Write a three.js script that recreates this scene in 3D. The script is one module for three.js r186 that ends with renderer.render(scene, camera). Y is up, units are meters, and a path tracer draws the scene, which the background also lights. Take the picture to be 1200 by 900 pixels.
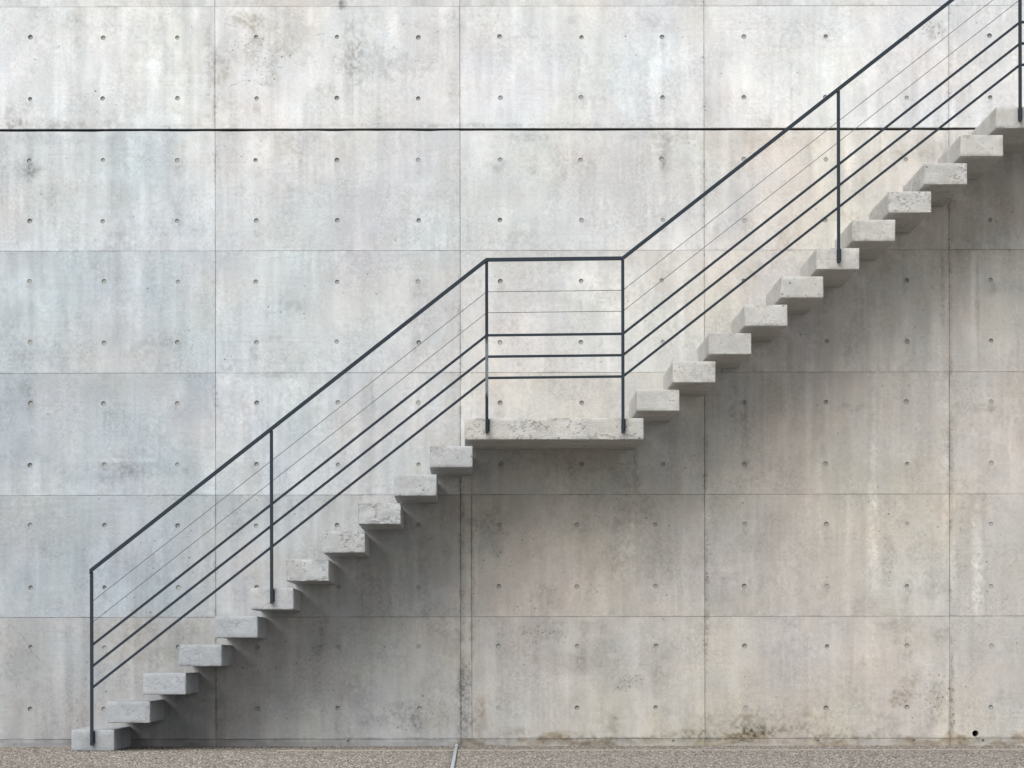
import * as THREE from 'three';
import { RoundedBoxGeometry } from 'three/addons/geometries/RoundedBoxGeometry.js';
import { mergeGeometries, toCreasedNormals } from 'three/addons/utils/BufferGeometryUtils.js';

/* ------------------------------------------------------------------ camera, sky, sun, exposure */
const scene = new THREE.Scene();
const DIST = 22, EYE = 0.673, PX = 159;                 // metres to the wall, eye height, photo pixels per metre on the wall
const VX = 550, VY = 768;                               // photo pixel straight ahead of the lens (shifted lens)
const camera = new THREE.PerspectiveCamera(2 * Math.atan(450 / (PX * DIST)) * 180 / Math.PI, 4 / 3, 0.1, 2000);
camera.position.set(0, EYE, DIST);
camera.rotation.z = -0.0016;
camera.setViewOffset(1200, 900, 600 - VX, 450 - VY, 1200, 900);

const SUN = new THREE.Vector3(-0.38, 0.68, 0.76).normalize();
function makeSky() {                                    // pale overcast sky, brighter overhead and round the veiled sun
  const w = 256, h = 128, a = new Float32Array(w * h * 4), d = new THREE.Vector3();
  for (let j = 0; j < h; j++) for (let i = 0; i < w; i++) {
    const v = (j + 0.5) / h, u = (i + 0.5) / w, el = (v - 0.5) * Math.PI, az = (u - 0.5) * 2 * Math.PI;
    d.set(Math.cos(el) * Math.cos(az), Math.sin(el), Math.cos(el) * Math.sin(az));
    const s = Math.max(0, d.y);
    const L = 0.28 + 0.50 * s;
    const c = Math.max(0, d.dot(SUN));
    const g = 0.45 * Math.pow(c, 5);
    const k = (j * w + i) * 4;
    a[k] = L * 0.965 + g; a[k + 1] = L * 0.998 + g * 0.99; a[k + 2] = L * 1.02 + g * 0.95; a[k + 3] = 1;
  }
  const t = new THREE.DataTexture(a, w, h, THREE.RGBAFormat, THREE.FloatType);
  t.mapping = THREE.EquirectangularReflectionMapping; t.magFilter = t.minFilter = THREE.LinearFilter;
  t.wrapS = THREE.RepeatWrapping; t.needsUpdate = true;
  return t;
}
const skyTex = makeSky();
scene.background = skyTex; scene.environment = skyTex;
scene.backgroundIntensity = 1; scene.environmentIntensity = 1;
const sun = new THREE.DirectionalLight(new THREE.Color(1, 0.985, 0.965), 1.2);
sun.position.copy(SUN).multiplyScalar(40); sun.target.position.set(0.5, 1.5, 0);
sun.castShadow = true; sun.shadow.radius = 80; sun.shadow.mapSize.set(4096, 4096); sun.shadow.bias = -0.0004;
Object.assign(sun.shadow.camera, { left: -14, right: 14, top: 14, bottom: -14, near: 1, far: 90 });
scene.add(sun, sun.target);

const renderer = new THREE.WebGLRenderer({ antialias: true });
renderer.shadowMap.enabled = true; renderer.shadowMap.type = THREE.PCFSoftShadowMap;
renderer.toneMapping = THREE.LinearToneMapping;
renderer.toneMappingExposure = 1.97;

/* ------------------------------------------------------------------ helpers */
function rng(seed) { let s = seed >>> 0; return () => { s = (s + 0x6D2B79F5) >>> 0; let t = s; t = Math.imul(t ^ (t >>> 15), t | 1); t ^= t + Math.imul(t ^ (t >>> 7), t | 61); return ((t ^ (t >>> 14)) >>> 0) / 4294967296; }; }
const TAB = new Float32Array(65536); { const r = rng(77); for (let i = 0; i < 65536; i++) TAB[i] = r() * 2 - 1; }
function vn(x, y) {
  const xi = Math.floor(x), yi = Math.floor(y); let fx = x - xi, fy = y - yi;
  fx = fx * fx * (3 - 2 * fx); fy = fy * fy * (3 - 2 * fy);
  const r0 = (yi & 255) << 8, r1 = ((yi + 1) & 255) << 8, c0 = xi & 255, c1 = (xi + 1) & 255;
  const a = TAB[r0 + c0], b = TAB[r0 + c1], c = TAB[r1 + c0], d = TAB[r1 + c1];
  return a + (b - a) * fx + (c - a) * fy + (a - b - c + d) * fx * fy;
}
function fbm(x, y, n) { let s = 0, a = 0.5; for (let i = 0; i < n; i++) { s += a * vn(x + i * 17.3, y + i * 9.7); x *= 2.03; y *= 2.03; a *= 0.5; } return s; }
const sst = (a, b, x) => { x = Math.min(1, Math.max(0, (x - a) / (b - a))); return x * x * (3 - 2 * x); };
const toS = (c) => { c = Math.min(1, Math.max(0, c)); return 255 * (c <= 0.0031308 ? 12.92 * c : 1.055 * Math.pow(c, 1 / 2.4) - 0.055); };
const LUT = new Uint8Array(4097); for (let i = 0; i <= 4096; i++) LUT[i] = Math.round(toS(i / 4096));
const enc = (c) => LUT[c <= 0 ? 0 : c >= 1 ? 4096 : (c * 4096) | 0];
function tex(data, w, h, srgb, wrap = THREE.RepeatWrapping) {
  const t = new THREE.DataTexture(data, w, h, THREE.RGBAFormat, THREE.UnsignedByteType);
  t.magFilter = THREE.LinearFilter; t.minFilter = THREE.LinearMipmapLinearFilter; t.generateMipmaps = true;
  t.wrapS = t.wrapT = wrap; if (srgb) t.colorSpace = THREE.SRGBColorSpace; t.needsUpdate = true; return t;
}
const used = {};
function numbered(n) { const k = used[n] = (used[n] ?? -1) + 1; return k ? n + '_' + String(k).padStart(3, '0') : n; }
function mesh(name, geo, mat, parent) { const m = new THREE.Mesh(geo, mat); m.name = name; m.castShadow = m.receiveShadow = true; parent.add(m); return m; }
function thing(name, label, category) { const g = new THREE.Group(); g.name = numbered(name); g.userData = { label, category }; scene.add(g); return g; }
const wx = (px) => (px - VX) / PX, wy = (py) => (875 - py) / 158.6;      // photo pixel on the wall -> metres

/* ------------------------------------------------------------------ wall concrete: colour and relief */
const JX = [-8, 253, 540, 826, 1113, 1399];                    // panel joints (photo pixels on the wall)
const JY = [0.057, 0.957, 1.857, 2.757, 3.657, 4.557, 5.457, 6.357];
const U0 = wx(JX[0]), U1 = wx(JX[5]), V1 = JY[7];
const TW = 2048, TH = 1472, S = TW / (JX[5] - JX[0]);
// panel pour tone with light fading toward the lower left painted in, [row from the ground][column]: value, warm(+)/cool(-)
const POUR_AND_LIGHT = [
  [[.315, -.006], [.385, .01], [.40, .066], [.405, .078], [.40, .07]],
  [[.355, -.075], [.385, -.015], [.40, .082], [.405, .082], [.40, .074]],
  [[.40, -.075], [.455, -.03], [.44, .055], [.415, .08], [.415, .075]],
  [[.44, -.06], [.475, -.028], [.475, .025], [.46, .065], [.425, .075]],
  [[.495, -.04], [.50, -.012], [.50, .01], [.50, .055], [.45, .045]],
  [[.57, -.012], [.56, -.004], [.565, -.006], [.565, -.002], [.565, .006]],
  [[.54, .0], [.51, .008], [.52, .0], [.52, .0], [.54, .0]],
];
// [x, y, rx, ry, amount (+ darker, - lighter), r, g, b tint of the deposit, grain]
const G = [1, 1, 1], BR = [1.1, 1, .8], RD = [1.18, .98, .88], CL = [.96, 1, 1.06], GN = [.97, 1.03, .97];
const STAIN = [
  [290, 27, 20, 11, .30, BR], [300, 60, 40, 26, .16, BR], [318, 95, 22, 12, .18, BR], [247, 78, 9, 46, .22, G], [262, 92, 10, 30, .22, BR],
  [330, 48, 45, 40, .10, BR], [85, 22, 16, 12, .16, G], [402, 8, 6, 8, .5, G], [415, 58, 16, 44, .22, GN], [430, 80, 40, 40, .12, BR], [480, 75, 45, 16, .12, G],
  [533, 110, 8, 32, .16, G], [527, 22, 12, 9, .2, G], [380, 110, 30, 10, .14, BR], [55, 147, 65, 8, .26, G], [18, 138, 16, 16, .18, G], [200, 150, 120, 4, .10, G], [470, 149, 160, 4, .12, G],
  [650, 149, 160, 4, .12, G], [350, 162, 60, 9, .14, G], [620, 163, 40, 5, .12, G], [780, 163, 50, 5, .14, G], [60, 165, 90, 8, .10, CL],
  [38, 201, 15, 14, .24, G], [210, 200, 11, 14, .10, G], [301, 202, 11, 11, .14, G], [585, 197, 11, 13, .18, G], [625, 203, 7, 5, .2, G], [778, 196, 12, 10, .16, G], [662, 208, 6, 9, .14, G],
  [60, 240, 14, 30, .07, CL], [140, 275, 18, 14, .10, G], [235, 270, 10, 16, .08, G], [605, 282, 35, 12, .09, G], [340, 176, 30, 10, .10, BR],
  [765, 28, 26, 14, .12, G], [1095, 40, 15, 13, .20, BR], [765, 50, 5, 26, .14, G], [950, 30, 60, 20, .05, G], [672, 28, 10, 8, .14, G],
  [340, 358, 22, 12, .12, GN], [315, 398, 18, 6, .10, G], [190, 400, 28, 16, .10, CL], [60, 420, 50, 18, .10, CL], [15, 385, 20, 30, .09, CL], [335, 440, 30, 6, .14, G], [300, 441, 60, 4, .10, G],
  [130, 553, 28, 20, .15, CL], [90, 556, 26, 18, .13, CL], [180, 552, 60, 11, .16, CL], [30, 545, 40, 22, .09, CL], [20, 470, 22, 30, .06, CL],
  [20, 640, 50, 40, .05, CL], [120, 660, 70, 40, .05, CL], [140, 740, 60, 18, .08, BR], [25, 790, 22, 50, .10, G], [190, 770, 26, 14, .14, BR], [215, 740, 20, 12, .10, BR],
  [545, 808, 9, 42, .38, G], [545, 850, 10, 22, .30, G], [562, 828, 9, 14, .24, RD], [566, 848, 12, 14, .16, RD], [555, 610, 24, 12, .2, G], [580, 625, 16, 30, .12, G],
  [470, 838, 38, 18, .16, G], [440, 845, 22, 12, .18, G], [488, 846, 9, 14, .24, GN], [415, 810, 20, 20, .12, G], [510, 810, 20, 28, .13, G], [520, 845, 24, 20, .12, RD],
  [640, 740, 36, 16, .18, G], [660, 778, 52, 14, .13, RD], [690, 735, 30, 10, .10, G], [735, 800, 22, 12, .22, G], [720, 848, 9, 18, .26, BR], [770, 795, 9, 26, .20, G], [772, 845, 16, 20, .16, RD], [780, 760, 18, 14, .13, G],
  [600, 858, 24, 7, .22, BR], [670, 862, 40, 6, .20, BR], [790, 862, 40, 7, .24, BR], [640, 700, 22, 20, .14, G],
  [1058, 818, 17, 17, .36, RD], [1070, 800, 14, 9, .24, BR], [1097, 812, 18, 20, .26, G], [1096, 842, 12, 16, .28, G], [1040, 850, 30, 14, .12, G], [1100, 745, 14, 12, .22, G], [1050, 735, 24, 8, .12, G],
  [885, 857, 28, 9, .36, BR], [955, 858, 60, 9, .20, BR], [860, 840, 40, 22, .10, BR], [980, 830, 70, 34, .08, RD], [1010, 715, 24, 16, .12, G], [1085, 652, 26, 26, .14, G], [1040, 655, 10, 30, .14, G], [1095, 690, 22, 14, .12, G],
  [865, 480, 12, 26, .10, G], [871, 510, 5, 36, .10, G], [858, 455, 6, 50, .08, G], [875, 545, 5, 8, .22, G], [997, 480, 30, 6, .12, G], [1150, 480, 40, 8, .14, G], [1000, 400, 12, 34, .14, G], [965, 350, 16, 20, .10, G],
  [1146, 370, 3, 60, .18, RD], [1105, 350, 3, 60, .16, RD], [1110, 420, 6, 40, .16, RD], [1130, 290, 20, 16, .08, G], [1180, 340, 26, 10, .10, G], [1170, 820, 22, 12, .10, G], [1147, 768, 30, 10, .08, G],
  [880, 640, 46, 70, .04, RD], [700, 640, 60, 40, .05, RD], [1185, 445, 18, 30, .05, RD], [850, 575, 30, 30, .05, RD], [960, 760, 50, 30, .04, CL],
  [695, 545, 34, 14, .14, G], [640, 545, 40, 20, .10, GN], [730, 560, 20, 20, .14, RD], [745, 600, 30, 22, .12, G],
  [380, 740, 9, 34, .20, G], [372, 765, 8, 14, .20, G], [430, 690, 20, 50, .10, G], [480, 640, 30, 60, .06, GN],
  [842, 275, 20, 14, .16, BR], [1085, 180, 40, 14, .14, RD], [1040, 190, 24, 20, .08, RD], [985, 258, 24, 10, .12, BR], [925, 275, 20, 20, .10, BR], [900, 170, 80, 10, .08, RD],
  [541, 700, 4, 130, .26, G], [553, 690, 4, 120, .20, G], [828, 690, 3.5, 110, .26, G], [827, 540, 3, 60, .22, G], [1115, 810, 4, 60, .30, G], [1114, 520, 3, 130, .18, G], [253, 830, 3, 50, .2, G], [745, 560, 6, 30, .16, G],
  [885, 848, 40, 20, .22, BR], [850, 864, 60, 9, .30, BR], [1000, 866, 90, 7, .30, BR], [1150, 869, 60, 6, .26, BR], [700, 868, 130, 6, .26, BR], [945, 846, 40, 16, .12, BR], [820, 850, 26, 14, .12, BR],
  [1146, 690, 9, 70, -.16, G], [1024, 600, 8, 100, -.14, G], [1108, 560, 7, 90, -.13, G], [960, 560, 6, 90, -.10, G], [735, 640, 9, 50, -.12, G], [828, 600, 4, 40, -.14, G],
  [300, 480, 52, 60, -.09, G], [345, 455, 30, 30, -.06, G], [280, 440, 26, 18, -.07, G], [490, 470, 36, 34, -.06, G], [680, 330, 60, 34, -.09, G], [725, 340, 40, 40, -.08, G], [640, 372, 50, 16, -.06, G],
  [1145, 660, 7, 70, -.11, G], [1130, 740, 8, 50, -.06, G], [1022, 640, 8, 120, -.09, G], [1024, 480, 6, 110, -.08, G], [1106, 470, 10, 90, -.08, G], [1116, 640, 4, 80, -.08, G], [947, 490, 6, 110, -.06, G], [992, 660, 9, 100, -.06, G], [1072, 480, 3, 60, -.05, G],
  [160, 200, 14, 70, -.05, G], [90, 240, 12, 50, -.04, G], [48, 420, 10, 120, -.07, G], [44, 560, 6, 20, -.12, G], [90, 440, 10, 80, -.05, G], [205, 400, 8, 60, -.05, G], [225, 175, 40, 10, -.05, G],
  [640, 240, 16, 60, -.05, G], [695, 260, 20, 40, -.05, G], [790, 820, 70, 40, -.05, G], [620, 800, 80, 40, -.05, G], [740, 640, 16, 40, -.08, G], [775, 700, 18, 30, -.06, G], [900, 750, 50, 30, -.05, G],
  [140, 540, 60, 3, -.16, G], [690, 505, 30, 6, -.04, G], [980, 765, 60, 14, -.06, G], [530, 600, 10, 60, -.05, G], [520, 680, 26, 40, -.05, G],
];
// hairline cracks and seams of the formwork: polylines in photo pixels, darkness
const CRACK = [
  [[0, 722, 14, 734, 26, 746, 38, 764, 52, 780], .38], [[745, 526, 743, 541, 748, 550, 744, 562, 745, 580], .5], [[722, 545, 735, 545, 748, 541], .45],
  [[62, 14, 62, 52], .22], [[414, 18, 414, 152], .22], [[453, 70, 453, 150], .16], [[505, 20, 500, 44, 496, 70], .25], [[270, 104, 285, 97, 300, 97, 318, 102], .34], [[355, 42, 368, 44, 382, 42], .3], [[553, 438, 553, 526, 553, 580], .4],
  [[540, 776, 540, 866], .5], [[826, 500, 826, 580], .35], [[827, 600, 827, 780], .35], [[1115, 730, 1114, 866], .35], [[1115, 230, 1115, 440], .3], [[1146, 300, 1147, 420], .25],
  [[560, 30, 572, 62, 578, 90], .18], [[748, 130, 752, 80, 756, 40], .15], [[1105, 230, 1104, 400], .2], [[255, 20, 262, 30, 282, 34], .3], [[474, 600, 474, 700], .16], [[561, 640, 561, 780], .22], [[788, 500, 787, 580], .2], [[746, 600, 745, 700], .22],
];
{
  const r = rng(63);
  for (const ys of [[758, 830], [616, 688], [473, 545], [331, 402], [189, 260], [45.5, 117]]) for (const y of ys) for (const x of [36, 122, 209, 301, 396, 491, 587, 682, 777, 873, 968.5, 1063, 1161.5]) {
    if (r() < .45) STAIN.push([x + r() * 2 - 1, y + 5 + r() * 6, 3.5 + r() * 5, 5 + r() * 14, .06 + .13 * r(), r() < .3 ? BR : G]);
  }
}
function buildWallMaps() {
  const col = new Uint8Array(TW * TH * 4), bmp = new Uint8Array(TW * TH * 4);
  const dark = new Float32Array(TW * TH).fill(0), pit = new Float32Array(TW * TH), tr = new Float32Array(TW * TH), tb = new Float32Array(TW * TH);
  const pxOf = (i) => JX[0] + i / S, pyOf = (j) => 875 - (j / TH) * V1 * 158.6, iOf = (px) => (px - JX[0]) * S, jOf = (py) => (875 - py) / 158.6 / V1 * TH;
  for (const [x, y, rx, ry, amt, tint] of STAIN) {
    const R = 1.5, i0 = Math.max(0, iOf(x - rx * R) | 0), i1 = Math.min(TW - 1, iOf(x + rx * R) | 0), j0 = Math.max(0, jOf(y + ry * R) | 0), j1 = Math.min(TH - 1, jOf(y - ry * R) | 0);
    for (let j = j0; j <= j1; j++) for (let i = i0; i <= i1; i++) {
      const px = pxOf(i), py = pyOf(j);
      const r = Math.hypot((px - x) / rx, (py - y) / ry) + 0.75 * fbm(px / 11 + x, py / 11 + y, 3);
      let m = 1 - sst(0.35, 1.15, r); if (m <= 0) continue;
      m *= 0.42 + 1.0 * sst(-0.35, 0.4, fbm(px / 3.1 + 5, py / 3.4, 3)); if (amt > .12) m *= .8;
      const k = j * TW + i; dark[k] += amt * m; tr[k] += Math.abs(amt) * m * (tint[0] - 1); tb[k] += Math.abs(amt) * m * (tint[2] - 1);
    }
  }
  const rand = rng(5);
  const dot = (px, py, r, v, into) => {
    const ci = iOf(px), cj = jOf(py), R = r * S; for (let j = Math.max(0, Math.floor(cj - R - 1)); j <= Math.min(TH - 1, cj + R + 1); j++) for (let i = Math.max(0, Math.floor(ci - R - 1)); i <= Math.min(TW - 1, ci + R + 1); i++) {
      const d = Math.hypot(i - ci, j - cj), m = Math.min(1, Math.max(0, R + 0.5 - d)); const k = j * TW + i; if (m > 0) into[k] = Math.max(into[k], v * m);
    }
  };
  for (let n = 0; n < 3600; n++) {                       // bug holes, gathered in swarms
    const px = JX[0] + rand() * 1407, py = 875 - rand() * 1000, s = rand(), q = rand();
    if (fbm(px / 60 + 3, py / 60, 2) + (py > 580 ? 0.1 : 0) < q * 0.55 - 0.12) continue;
    dot(px, py, 0.35 + 0.75 * s * s * s, 0.35 + 0.5 * q, pit);
  }
  for (const [cx, cy, rx, ry, n] of [[372, 760, 7, 40, 34], [1095, 38, 14, 12, 46], [605, 640, 30, 30, 20], [735, 602, 26, 22, 30], [560, 650, 10, 60, 26], [1097, 815, 18, 24, 50], [735, 800, 20, 14, 34], [545, 815, 8, 50, 60], [1040, 660, 7, 34, 30], [640, 745, 30, 14, 40], [470, 840, 36, 16, 40], [300, 70, 34, 34, 60], [829, 640, 3, 50, 26], [1116, 835, 3, 30, 26], [827, 760, 3, 30, 18]])
    for (let k = 0; k < n; k++) { const a = rand() * 6.283, r = Math.sqrt(rand()); dot(cx + Math.cos(a) * r * rx, cy + Math.sin(a) * r * ry, 0.4 + 0.6 * rand() * rand(), 0.4 + 0.45 * rand(), pit); }
  for (const [p, v] of CRACK) for (let k = 0; k + 3 < p.length; k += 2) {
    const n = Math.ceil(Math.hypot(p[k + 2] - p[k], p[k + 3] - p[k + 1]) * 2.2);
    for (let s = 0; s <= n; s++) {
      const t = s / n, x = p[k] + (p[k + 2] - p[k]) * t, y = p[k + 1] + (p[k + 3] - p[k + 1]) * t, w = vn(y * .12 + x * .12, v * 90);
      if (w < -0.55) continue;
      dot(x + 0.9 * vn(y * .35, x * .35 + 3), y + 0.9 * vn(x * .3 + 8, y * .3), 0.4 + 0.25 * Math.max(0, w), v * (0.65 + 0.4 * w), pit);
    }
  }
  for (let j = 0; j < TH; j++) {
    const py = pyOf(j), Y = j / TH * V1; let row = 0; while (row < 6 && Y > JY[row + 1]) row++;
    for (let i = 0; i < TW; i++) {
      const px = pxOf(i); let c = 0; while (c < 4 && px > JX[c + 1]) c++;
      const k = j * TW + i, o = row * 5.3 + c * 11.1;
      let [val, warm] = POUR_AND_LIGHT[row][c];
      const nb = px - JX[c] < JX[c + 1] - px ? c - 1 : c + 1;                                       // panel tones bleed past the vertical joints in ragged patches
      if (nb >= 0 && nb < 5) { const d = Math.abs(px - JX[Math.max(nb, c)]), t = .5 * (1 - sst(-14, 64, d + 80 * fbm(px / 24 + 77, py / 30 + row * 3, 3))); val += (POUR_AND_LIGHT[row][nb][0] - val) * t; warm += (POUR_AND_LIGHT[row][nb][1] - warm) * t; }
      const dj = Math.min(px - JX[c], JX[c + 1] - px), dk = Math.min(Math.abs(Y - JY[row]), Math.abs(JY[row + 1] - Y)) * 158.6;
      const grit = sst(.02, .4, fbm(px / 2.4 + 11, py / 2.4, 2)), along = sst(-.05, .3, fbm(px / 33 + 90, py / 33 + 12, 3));
      const seam = (1.7 * Math.max(0, 1 - dj / (2.2 + 2.6 * along)) + .8 * Math.max(0, 1 - dk / 2.6)) * (.25 + along) * (.25 + grit), lime = (Math.max(0, 1 - dj / 7) + Math.max(0, 1 - dk / 4)) * sst(.1, .3, fbm(px / 21 + 3, py / 21 + 50, 3)) * (.4 + grit);
      const wash = sst(.05, .38, fbm(px / 17 + 200 + o, py / 95 + 8, 4)), thin = vn(px / 3.2 + o, py / 70) * vn(px / 40, py / 60 + 5);
      const big = fbm(px / 105 + o * .07, py / 80 + 31 + o * .05, 4), mid = fbm(px / 23 + 7, py / 30 + o, 3), fine = vn(px * .55, py * .5) * .6 + vn(px * 1.2, py * 1.1) * .5;
      const run = fbm(px / 9 + o, py / 190 + 3, 3) * (.55 + .7 * sst(-.2, .3, vn(px / 140 + 9, py / 160)));   // lime runs down the face
      const bruise = sst(.08, .42, fbm(px / 46 + 60 + o * .11, py / 38 + 20, 4)) * sst(-.25, .5, fbm(px / 2.6, py / 2.9 + 40, 3));
      const bloom = sst(.12, .45, fbm(px / 38 + 130, py / 62 + 4 + o * .1, 4)) * (.6 + .8 * Math.max(0, fbm(px / 4 + 2, py / 5, 2)));
      const trowel = vn(px / 34, py / 2.3 + o) * vn(px / 70 + 4, py / 30);
      let m = 1 + .13 * big + .11 * mid + .085 * wash + .07 * thin - .17 * seam + .09 * lime + (.075 + .07 * sst(-.2, .4, vn(px / 27 + 5, py / 21))) * fine + .10 * vn(px / 4.3 + 9, py / 5.1) * vn(px / 31, py / 24 + 8) + .13 * run - .10 * bruise + .10 * bloom + .03 * trowel;
      m *= 1 - dark[k]; m *= 1 - .8 * pit[k];
      if (Y < JY[0] + .006 + .012 * fbm(px / 18, 4, 3)) m *= .80 + .12 * vn(px / 14, py / 4);       // muddy kicker at the foot
      const mud = px > 535 ? sst(.35, 0, Y / .2 + .9 * fbm(px / 26, py / 12, 4)) : 0; m *= 1 - mud * (.2 + .22 * sst(-.2, .35, fbm(px / 5 + 31, py / 4, 3)));
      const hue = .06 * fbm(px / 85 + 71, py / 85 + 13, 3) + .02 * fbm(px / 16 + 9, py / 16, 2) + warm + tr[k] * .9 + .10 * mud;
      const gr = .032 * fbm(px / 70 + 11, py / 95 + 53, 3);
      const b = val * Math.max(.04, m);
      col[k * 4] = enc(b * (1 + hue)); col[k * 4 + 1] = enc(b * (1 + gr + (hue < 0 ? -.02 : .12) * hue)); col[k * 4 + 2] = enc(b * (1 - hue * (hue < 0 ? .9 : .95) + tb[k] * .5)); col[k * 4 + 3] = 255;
      const hgt = .62 + .16 * mid + .10 * fine + .09 * trowel - .55 * pit[k] - .16 * bruise + .05 * run;
      const hb = Math.max(0, Math.min(255, hgt * 255)) | 0; bmp[k * 4] = bmp[k * 4 + 1] = bmp[k * 4 + 2] = hb; bmp[k * 4 + 3] = 255;
    }
  }
  return [tex(col, TW, TH, true, THREE.ClampToEdgeWrapping), tex(bmp, TW, TH, false, THREE.ClampToEdgeWrapping)];
}
const [wallMap, wallBump] = buildWallMaps();
const wallMat = new THREE.MeshStandardMaterial({ map: wallMap, bumpMap: wallBump, bumpScale: 0.0045, roughness: 0.88 });

/* tread concrete: greyer mix with patched, pitted faces */
function buildTreadMaps(seed, rough) {
  const n = 1024, col = new Uint8Array(n * n * 4), bmp = new Uint8Array(n * n * 4), r = rng(seed), pit = new Float32Array(n * n);
  for (let q = 0; q < 2600; q++) {
    const cx = r() * n, cy = r() * n, R = 0.7 + 4.2 * Math.pow(r(), 5) + .35 * rough, v = .3 + .5 * r(); if (fbm(cx / 90, cy / 90 + seed, 3) < r() * .5 - .1) continue;
    for (let j = -7; j <= 7; j++) for (let i = -7; i <= 7; i++) { const m = Math.min(1, Math.max(0, R + .5 - Math.hypot(i, j * 1.2))); if (m > 0) { const k = ((cy + j + n) & (n - 1)) * n + ((cx + i + n) & (n - 1)); pit[k] = Math.max(pit[k], v * m); } }
  }
  for (let j = 0; j < n; j++) for (let i = 0; i < n; i++) {          // 1024 px = 1.8 m
    const k = j * n + i, big = fbm(i / 110 + seed, j / 90, 4), mid = fbm(i / 24, j / 22 + seed, 4), fine = vn(i * .6, j * .6) * .6 + vn(i * .27, j * .3);
    const patch = sst(.05, .2, fbm(i / 60 + seed * 3, j / 46, 4)), sc = sst(.02, .3, fbm(i / 9 + 3, j / 9 + seed, 3)) * patch;
    const m = (1 + .16 * big + .14 * mid + .06 * fine - (.16 + .14 * rough) * sc + .05 * patch) * (1 - .7 * pit[k]), hue = .03 * fbm(i / 80 + 40, j / 80, 3);
    const b = .43 * m; col[k * 4] = enc(b * (1 + hue)); col[k * 4 + 1] = enc(b); col[k * 4 + 2] = enc(b * (1 - hue)); col[k * 4 + 3] = 255;
    const h = .6 + .2 * mid + .12 * fine - .3 * sc - .5 * pit[k]; bmp[k * 4] = bmp[k * 4 + 1] = bmp[k * 4 + 2] = Math.max(0, Math.min(255, h * 255)) | 0; bmp[k * 4 + 3] = 255;
  }
  return { map: tex(col, n, n, true), bumpMap: tex(bmp, n, n, false) };
}
const tA = buildTreadMaps(3, 0), tB = buildTreadMaps(19, 1);
const treadMat = (rough, r, g, b) => new THREE.MeshStandardMaterial({ ...(rough ? tB : tA), bumpScale: rough ? 0.008 : 0.003, roughness: 0.86, color: new THREE.Color().setRGB(r, g, b) });
const M = {
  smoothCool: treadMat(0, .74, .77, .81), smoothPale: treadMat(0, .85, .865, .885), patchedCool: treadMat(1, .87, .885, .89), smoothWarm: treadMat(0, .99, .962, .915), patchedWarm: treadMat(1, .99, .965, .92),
  plug: new THREE.MeshStandardMaterial({ color: new THREE.Color().setRGB(.33, .33, .32), roughness: .9 }),
  seal: new THREE.MeshStandardMaterial({ color: new THREE.Color().setRGB(.02, .024, .03), roughness: .7 }),
  steel: new THREE.MeshPhysicalMaterial({ color: new THREE.Color().setRGB(.018, .027, .039), roughness: .62, metalness: 0, specularIntensity: .55 }),
  cable: new THREE.MeshStandardMaterial({ color: new THREE.Color().setRGB(.10, .10, .105), roughness: .4, metalness: .7 }),
  zinc: new THREE.MeshStandardMaterial({ color: new THREE.Color().setRGB(.55, .58, .62), roughness: .4, metalness: .5 }),
  mortar: new THREE.MeshStandardMaterial({ color: new THREE.Color().setRGB(.33, .30, .26), roughness: .9 }),
};

/* ------------------------------------------------------------------ pavement */
function buildGravelMap() {
  const n = 1024, col = new Uint8Array(n * n * 4), r = rng(12), c = new Float32Array(n * n * 3).fill(.17);
  const pal = [[.36, .31, .25], [.27, .23, .185], [.42, .385, .33], [.18, .16, .14], [.31, .28, .245], [.5, .47, .42]];
  for (let q = 0; q < 42000; q++) {                              // 1024 px = 1.5 m of exposed pebbles
    const cx = r() * n, cy = r() * n, R = 2 + 3.2 * r(), p = pal[(r() * 6) | 0], e = .6 + .5 * r(), a = r() * 3.14, ca = Math.cos(a), sa = Math.sin(a);
    for (let j = -6; j <= 6; j++) for (let i = -6; i <= 6; i++) { const u = i * ca + j * sa, v = (j * ca - i * sa) / e; if (u * u + v * v < R * R) { const k = (((cy + j + n) & (n - 1)) * n + ((cx + i + n) & (n - 1))) * 3; c[k] = p[0]; c[k + 1] = p[1]; c[k + 2] = p[2]; } }
  }
  for (let k = 0; k < n * n; k++) { for (let q = 0; q < 3; q++) col[k * 4 + q] = enc(c[k * 3 + q] * .5); col[k * 4 + 3] = 255; }
  return tex(col, n, n, true);
}
const gravelMap = buildGravelMap();
const groundMat = new THREE.MeshStandardMaterial({ map: gravelMap, roughness: .92 });
{
  const g = new THREE.PlaneGeometry(800, 800); g.rotateX(-Math.PI / 2);
  const uv = g.attributes.uv, p = g.attributes.position; for (let i = 0; i < uv.count; i++) uv.setXY(i, p.getX(i) / 1.5, p.getZ(i) / 1.5);
  const m = mesh('pavement', g, groundMat, scene); m.userData = { label: 'exposed pebble aggregate pavement at the foot of the concrete wall', category: 'pavement', kind: 'structure' };
}
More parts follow.
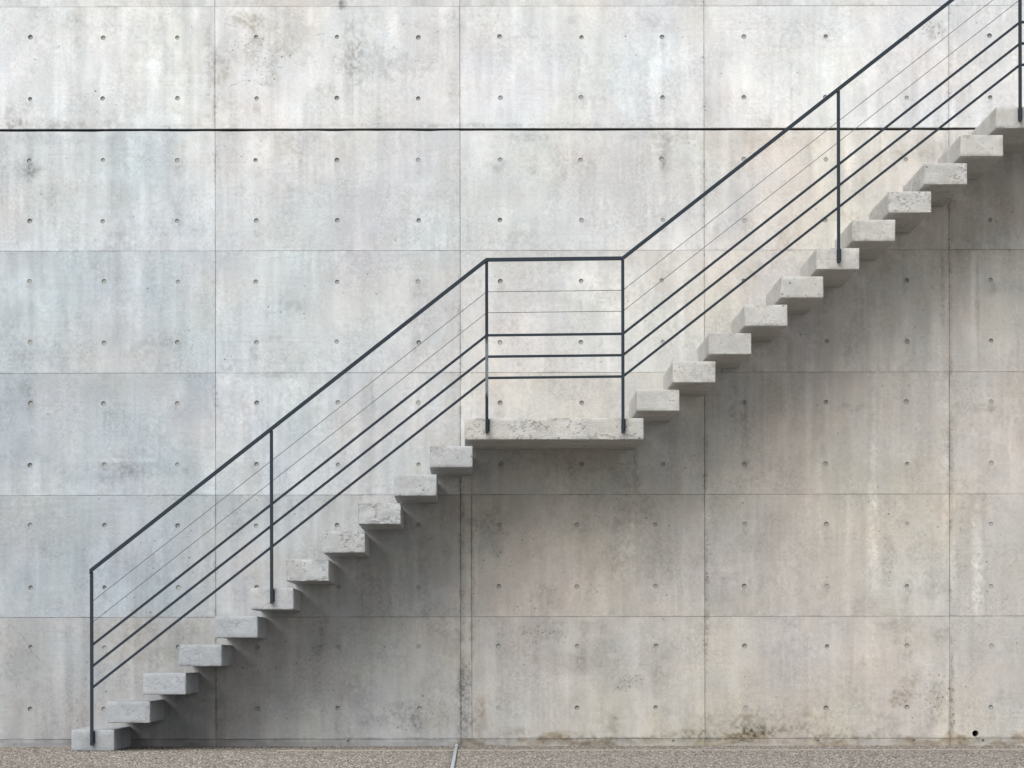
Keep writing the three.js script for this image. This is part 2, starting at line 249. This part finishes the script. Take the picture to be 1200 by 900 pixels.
{
  const N = 95000, r = rng(41), g = new THREE.IcosahedronGeometry(1, 1), m = new THREE.InstancedMesh(g, new THREE.MeshStandardMaterial({ roughness: .85 }), N);
  m.name = 'pavement_pebbles'; m.castShadow = m.receiveShadow = true; m.userData = { label: 'small beige and grey pebbles set in the pavement surface', category: 'pebbles', kind: 'stuff' };
  const pal = [[.38, .325, .26], [.28, .24, .19], [.46, .42, .36], [.15, .135, .12], [.32, .285, .245], [.58, .55, .50], [.24, .20, .155]];
  const X = new THREE.Matrix4(), q = new THREE.Quaternion(), e = new THREE.Euler(), P = new THREE.Vector3(), Sc = new THREE.Vector3(), C = new THREE.Color();
  for (let i = 0; i < N; i++) {
    const z = .012 + 5.3 * r(); P.set(-4.2 + 8.8 * r(), .0015, z);
    const s = .0045 + .005 * r() * r(); Sc.set(s * (1 + .5 * r()), s * .75, s); e.set(.5 * (r() - .5), r() * 6.28, .5 * (r() - .5)); q.setFromEuler(e);
    X.compose(P, q, Sc); m.setMatrixAt(i, X); const p = pal[(r() * 7) | 0], k = (.8 + .4 * r()) * .56; C.setRGB((p[0] * .75 + .09) * k, (p[1] * .75 + .077) * k, (p[2] * .77 + .069) * k); m.setColorAt(i, C);
  }
  scene.add(m);
}
{
  const m = mesh('paving_joint', new THREE.BoxGeometry(9.4, .02, .02), M.mortar, scene); m.position.set(3.35, .0015, 1.075);
  m.userData = { label: 'thin pale mortar joint running along the pavement parallel to the wall', category: 'joint', kind: 'structure' };
}

/* ------------------------------------------------------------------ the wall: cast panels with real joints and tie holes */
const wall = thing('concrete_wall', 'tall wall of cast grey concrete panels with rows of tie holes behind the staircase', 'wall');
{
  const s = new THREE.Shape([[-7.27, -.3], [8.93, -.3], [8.93, 9.6], [-7.27, 9.6]].map(([x, y]) => new THREE.Vector2(x, y))), h = new THREE.Path(); h.absarc(wx(1143), wy(860.5), .023, 0, Math.PI * 2, true); s.holes.push(h);
  mesh('wall_core', new THREE.ExtrudeGeometry(s, { depth: .34, bevelEnabled: false }).translate(0, 0, -.41), M.plug, wall);
  const q = mesh('drain_plug', new THREE.CylinderGeometry(.03, .03, .04, 16).rotateX(Math.PI / 2), M.plug, wall); q.position.set(wx(1143), wy(860.5), -.431);
}
const TH_P = 0.06;
const plugGeo = new THREE.CylinderGeometry(.0174, .0174, .045, 14).rotateX(Math.PI / 2);
const prand = rng(99);
function panel(x0, x1, y0, y1, holes, opt = {}) {
  const gapX = opt.gx ?? .0015, gt = opt.gt ?? .0011, gb = opt.gb ?? .0011, z = (prand() - .5) * .0022;
  const a = x0 + gapX, b = x1 - gapX, c = y0 + gb, d = y1 - gt, s = new THREE.Shape();
  // slightly uneven arrises
  const n = 24, pts = [], w = (t, k) => .0011 * fbm(t * 6 + k * 13, k * 7 + x0, 3);
  for (let i = 0; i < n; i++) pts.push([a + (b - a) * i / n, c + w(i * (b - a) / n, 1 + y0)]);
  for (let i = 0; i < n / 2; i++) pts.push([b + w(i * .08, 2 + y0), c + (d - c) * i / (n / 2)]);
  for (let i = 0; i < n; i++) pts.push([b - (b - a) * i / n, d + w(i * (b - a) / n, 3 + y0) * (opt.gt ? 5 : 1)]);
  for (let i = 0; i < n / 2; i++) pts.push([a + w(i * .08, 4 + y0), d - (d - c) * i / (n / 2)]);
  s.setFromPoints(pts.map(([x, y]) => new THREE.Vector2(x, y)));
  for (const [hx, hy, r = .0178] of holes) { const h = new THREE.Path(); h.absarc(hx, hy, r, 0, Math.PI * 2, true); s.holes.push(h); }
  const g = new THREE.ExtrudeGeometry(s, { depth: TH_P, bevelEnabled: false, curveSegments: 14 }); g.translate(0, 0, -TH_P + z);
  const uv = g.attributes.uv, p = g.attributes.position, src = opt.src;
  for (let i = 0; i < uv.count; i++) {
    let X = p.getX(i), Y = p.getY(i);
    if (src) { X = src[0] + (X - x0) / (x1 - x0) * (src[1] - src[0]) * (opt.flip ? -1 : 1) + (opt.flip ? src[1] - src[0] : 0); Y = src[2] + (Y - y0) / (y1 - y0) * (src[3] - src[2]); }
    uv.setXY(i, (X - U0) / (U1 - U0), Y / V1);
  }
  const m = mesh(opt.name ?? 'panel', g, wallMat, wall);
  if (!src) for (const [hx, hy, r, open] of holes) { if (open) continue; const q = mesh('tie_hole_plug', plugGeo, M.plug, m), k = (r ?? .0178) / .0178; q.position.set(hx, hy, -.004 - prand() * .012 - .0225); q.scale.set(k, k, 1); }
  return m;
}
const HOLE_Y = [[758, 830], [616, 688], [473, 545], [331, 402], [189, 260], [45.5, 117]];
const HOLE_X = [[36, 122, 209], [301, 396, 491], [587, 682, 777], [873, 968.5, 1063], [1161.5, 1257, 1352]];
const jx = JX.map(wx), xs = [jx[0] - 3.6, jx[0] - 1.8, ...jx, jx[5] + 1.8], ys = [...JY, 7.257, 8.157, 9.057];
for (let r = 0; r < ys.length - 1; r++) for (let c = 0; c < xs.length - 1; c++) {
  const k = c - 2, x0 = xs[c], x1 = xs[c + 1], y0 = ys[r], y1 = ys[r + 1], opt = {};
    if (Math.abs(y1 - 4.557) < .01) opt.gt = .018; if (Math.abs(y0 - 4.557) < .01) opt.gb = .0015;
  if (k >= 0 && k < 5 && r < 7) {
    let hx = HOLE_X[k], hy = r < 6 ? HOLE_Y[r].map(wy) : [y0 + .225, y0 + .675];
    if (k === 2 && r < 2) hx = [584.5, 676.5, 768.5];
    const holes = []; for (const y of hy) for (const x of hx) holes.push([wx(x + (prand() - .5) * 1.6), y + (prand() - .5) * .008, .0158 + .003 * prand()]);
    if (k === 4 && r === 0) holes.push([wx(1143), wy(860.5), .024, 1]);
    if (k === 2 && r < 2) { panel(x0, wx(553), y0, y1, [], { ...opt, gx: .0017 }); panel(wx(553), x1, y0, y1, holes, opt); }
    else panel(x0, x1, y0, y1, holes, opt);
  } else {
    const sk = [3, 1, 0, 1, 2, 3, 4, 1][c], sr = r < 7 ? r : 5, w = x1 - x0;
    const holes = [.167, .5, .833].flatMap((t) => [[x0 + w * t, y0 + .225], [x0 + w * t, y0 + .675]]);
    panel(x0, x1, y0, y1, holes, { ...opt, src: [jx[sk], jx[sk + 1], JY[sr], JY[sr + 1]], flip: c % 2 === 0 });
  }
}
for (let c = 0; c < xs.length - 1; c++) {                       // low kicker the shutters stood on
  const k = c - 2, src = k >= 0 && k < 5 ? undefined : [jx[1], jx[2], .001, JY[0]];
  const low = [569, 789, 868, 958.5, 1071, 1152, 408].map(wx).filter((x) => x > xs[c] && x < xs[c + 1]);
  panel(xs[c], xs[c + 1], -.12, JY[0], low.map((x) => [x, .036 + .004 * prand(), .0115]), { src, name: 'kicker' });
}
mesh('joint_seal', new THREE.BoxGeometry(16.1, .04, .02).translate(.83, 4.549, -.05), M.seal, wall);

/* ------------------------------------------------------------------ the staircase */
const DEPTH = 1.03, FS = PX / (1 - DEPTH / DIST);
const fx = (px) => (px - VX) / FS, fy = (py) => (880.25 - py) / FS;        // photo pixel in the plane of the tread fronts -> metres
const stair = thing('cantilever_staircase', 'concrete staircase of cantilevered block treads climbing across the wall with a mid landing', 'staircase');
function block(w, h, d, seed, worn) {                           // cast block: chamfered, a little uneven, chipped along its arrises
  const nx = Math.max(12, Math.round(w / .025)), ny = 8, nz = 30, r = .0045;
  const g = new THREE.BoxGeometry(1, 1, 1, nx, ny, nz), p = g.attributes.position, nrm = g.attributes.normal.clone(), uv = g.attributes.uv;
  const map = (t, n, L) => { const i = Math.round((t + .5) * n), H = L / 2; return i === 0 ? -H : i === n ? H : -H + r + (L - 2 * r) * (i - 1) / (n - 2); };
  for (let i = 0; i < p.count; i++) {
    let x = map(p.getX(i), nx, w), y = map(p.getY(i), ny, h), z = map(p.getZ(i), nz, d);
    const ix = Math.max(-w / 2 + r, Math.min(w / 2 - r, x)), iy = Math.max(-h / 2 + r, Math.min(h / 2 - r, y)), iz = Math.max(-d / 2 + r, Math.min(d / 2 - r, z));
    const dx = x - ix, dy = y - iy, dz = z - iz, on = (dx ? 1 : 0) + (dy ? 1 : 0) + (dz ? 1 : 0);
    const nx0 = nrm.getX(i), ny0 = nrm.getY(i), nz0 = nrm.getZ(i);
    if (on >= 2) {
      const l = Math.hypot(dx, dy, dz), chip = Math.max(0, fbm(x * 16 + seed * 7 + z * 9, y * 16 + z * 16, 3) - .12) * (worn ? .06 : .025), k = r / l - Math.min(chip, .016) / r;
      x = ix + dx * k; y = iy + dy * k; z = iz + dz * k;
    }
    const lump = fbm(x * 7 + seed, y * 7 + z * 7, 2) * .0025 + (worn ? Math.min(0, fbm(x * 22 + seed * 3, y * 22 + z * 12, 3)) * .022 * (z > d / 2 - .01 ? 1 : .2) : 0);
    x += (dx ? Math.sign(dx) : 0) * lump; y += (dy ? Math.sign(dy) : 0) * lump; z += (dz ? Math.sign(dz) : 0) * lump;
    p.setXYZ(i, x, y, z);
    const o = seed * .37; if (Math.abs(nx0) > .5) uv.setXY(i, (z + o) / 1.8, (y + o * 1.7) / 1.8); else if (Math.abs(ny0) > .5) uv.setXY(i, (x + o) / 1.8, (z + o * 1.3) / 1.8); else uv.setXY(i, (x + o * 2.1) / 1.8, (y + o) / 1.8);
  }
  return toCreasedNormals(g, .95);
}
const treads = [];
for (let i = 0; i < 11; i++) treads.push([133.5 + 42.05 * i, 854.7 - 33.2 * i, i]);
for (let i = 0; i < 10; i++) treads.push([796.8 + 42.2 * i, 456.9 - 33.1 * i, 11 + i]);
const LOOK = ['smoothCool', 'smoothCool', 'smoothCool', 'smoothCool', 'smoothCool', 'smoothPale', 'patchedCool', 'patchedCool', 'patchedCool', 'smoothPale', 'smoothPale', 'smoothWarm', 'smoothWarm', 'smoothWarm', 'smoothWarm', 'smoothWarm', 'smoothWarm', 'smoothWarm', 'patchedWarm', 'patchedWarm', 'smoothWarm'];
const TAIL = .02;                                                // treads run a little way into the wall
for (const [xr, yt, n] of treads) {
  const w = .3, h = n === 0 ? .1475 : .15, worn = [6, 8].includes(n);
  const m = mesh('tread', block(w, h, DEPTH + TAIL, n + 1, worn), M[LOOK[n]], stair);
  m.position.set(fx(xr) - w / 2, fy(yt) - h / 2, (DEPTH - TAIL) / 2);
  if (n === 6) m.userData.label = 'tread with a badly spalled front face';
}
for (const [xl, xr, yt, seed] of [[545, 754.7, 490.2, 40], [1168.3, 1400, 126, 47]]) {
  const w = fx(xr) - fx(xl), m = mesh('landing', block(w, .15, DEPTH + TAIL, seed, false), xl < 900 ? M.patchedWarm : M.smoothWarm, stair);
  m.position.set(fx(xl) + w / 2, fy(yt) - .075, (DEPTH - TAIL) / 2);
}

/* ------------------------------------------------------------------ the railing */
const ZR = DEPTH + .032, RS = PX / (1 - ZR / DIST), GY = VY + (875 - VY) / (1 - ZR / DIST);
const rx = (px) => (px - VX) / RS, ry = (py) => (GY - py) / RS;
const rail = thing('stair_railing', 'slim dark steel railing of posts, bars and thin cables along the concrete stairs', 'railing');
function strip(pts, t, depth) {                                 // flat bar following a polyline, mitred at the bends, plumb at its ends
  const up = [], dn = [];
  for (let i = 0; i < pts.length; i++) {
    const a = pts[Math.max(0, i - 1)], b = pts[i], c = pts[Math.min(pts.length - 1, i + 1)];
    const d1 = new THREE.Vector2(b[0] - a[0], b[1] - a[1]), d2 = new THREE.Vector2(c[0] - b[0], c[1] - b[1]); if (i === 0) d1.copy(d2); if (i === pts.length - 1) d2.copy(d1);
    d1.normalize(); d2.normalize();
    let off;
    if (i === 0 || i === pts.length - 1) off = [0, t / 2 / d1.x];
    else { const n = new THREE.Vector2(-d1.y - d2.y, d1.x + d2.x).normalize(), k = t / 2 / (n.x * -d1.y + n.y * d1.x); off = [n.x * k, n.y * k]; }
    up.push(new THREE.Vector2(b[0] + off[0], b[1] + off[1])); dn.push(new THREE.Vector2(b[0] - off[0], b[1] - off[1]));
  }
  const g = new THREE.ExtrudeGeometry(new THREE.Shape([...dn, ...up.reverse()]), { depth: depth - .004, bevelEnabled: true, bevelSize: .002, bevelThickness: .002, bevelOffset: -.002, bevelSegments: 2 });
  g.translate(0, 0, ZR - depth / 2 + .002); return g;
}
const POST = [[107.5, 668, 873], [318.5, 505, 707], [571, 305, 508], [730.5, 303, 508], [983.5, 108, 309], [1196.5, -57, 143.5], [1385, -57, 143.5]];
const HT = .0245;
mesh('handrail', strip([[rx(105.2), ry(669)], [rx(571), ry(304.5)], [rx(730.5), ry(303)], [rx(1196.5), ry(-61.5)], [rx(1387), ry(-61.5)]].map(([x, y]) => [x, y]), HT, .036), M.steel, rail);
const slope = (px) => px <= 571 ? 304.5 + (571 - px) * (669 - 304.5) / (571 - 105.2) : px <= 730.5 ? 304.5 - (px - 571) * 1.5 / 159.5 : px < 1196.5 ? 303 - (px - 730.5) * 364.5 / 466 : -61.5;
function fadedSteel() {                                        // the landing post whose paint has gone pale between the bars
  const a = new Uint8Array(4 * 256 * 4);
  for (let j = 0; j < 256; j++) for (let i = 0; i < 4; i++) { const v = j / 255 + .02 * vn(j * .2, i * 3), f = sst(.222, .235, v) * (1 - sst(.5, .57, v)) * (.75 + .25 * vn(j * .5, i)), k = (j * 4 + i) * 4; a[k] = enc(.013 + .16 * f); a[k + 1] = enc(.018 + .185 * f); a[k + 2] = enc(.024 + .2 * f); a[k + 3] = 255; }
  const m = M.steel.clone(); m.color.setRGB(1, 1, 1); m.map = tex(a, 4, 256, true, THREE.ClampToEdgeWrapping); return m;
}
POST.forEach(([x, t, b], i) => {
  const top = ry(slope(x)) - HT * .55, bot = ry(b), w = i < 2 ? .0225 : .0215, h = top - bot;
  const g = new RoundedBoxGeometry(w, h, .026, 2, .002); const m = mesh('post', g, i === 2 ? fadedSteel() : M.steel, rail); m.position.set(rx(x), bot + h / 2, ZR);
  const p = mesh('fixing_plate', new RoundedBoxGeometry(.03, .085, .022, 2, .002), M.steel, m); p.position.set(.004, -h / 2 + .058, -.0238);
  for (const s of [-1, 1]) { const bt = mesh('bolt', new THREE.CylinderGeometry(.0045, .0045, .004, 6).rotateX(Math.PI / 2), M.steel, m); bt.position.set(0, -h / 2 + .055 + s * .026, .0145); }
});
const BARS = [88.5, 113.5, 138.5], WIRES = [37.5, 62];
for (let i = 0; i < POST.length - 1; i++) {
  const xa = POST[i][0], xb = POST[i + 1][0], e = 1.7;
  for (const d of BARS) mesh('bar', strip([[rx(xa + e), ry(slope(xa) + d - (slope(xa) - slope(xb)) * e / (xb - xa))], [rx(xb - e), ry(slope(xb) + d + (slope(xa) - slope(xb)) * e / (xb - xa))]], 0.0172, .018), M.steel, rail);
  for (const d of WIRES) { const A = new THREE.Vector3(rx(xa), ry(slope(xa) + d), ZR), B = new THREE.Vector3(rx(xb), ry(slope(xb) + d), ZR); mesh('cable', new THREE.TubeGeometry(new THREE.LineCurve3(A, B), 1, .0022, 8), M.cable, rail); }
}

/* ------------------------------------------------------------------ small things */
{
  const g = thing('drain_strip', 'narrow bright metal strip laid across the pavement from the wall joint', 'metal strip');
  const s = new THREE.Shape(), pts = [[-.094, .06], [-.095, .5], [-.097, 1.05], [-.099, 1.6], [-.1, 3], [-.103, 4.6], [-.105, 6]];
  const L = pts.map(([x, z], i) => [x - .008, z]), R = pts.map(([x, z]) => [x + .008, z]).reverse();
  s.setFromPoints([...L, ...R].map(([x, z]) => new THREE.Vector2(x, -z)));
  const geo = new THREE.ExtrudeGeometry(s, { depth: .012, bevelEnabled: true, bevelSize: .003, bevelThickness: .003, bevelSegments: 2 }); geo.rotateX(-Math.PI / 2); mesh('strip', geo, M.zinc, g);
  const cap = mesh('end_cap', new THREE.SphereGeometry(.013, 16, 12), M.zinc, g); cap.position.set(-.094, .01, .05);
  const s2 = new THREE.Shape(); s2.setFromPoints([...pts.map(([x, z]) => [x - .015, z]), ...pts.map(([x, z]) => [x + .016, z]).reverse()].map(([x, z]) => new THREE.Vector2(x, -z)));
  const bed = new THREE.ExtrudeGeometry(s2, { depth: .008, bevelEnabled: false }); bed.rotateX(-Math.PI / 2); mesh('rubber_bed', bed, M.seal, g);
}
renderer.render(scene, camera);
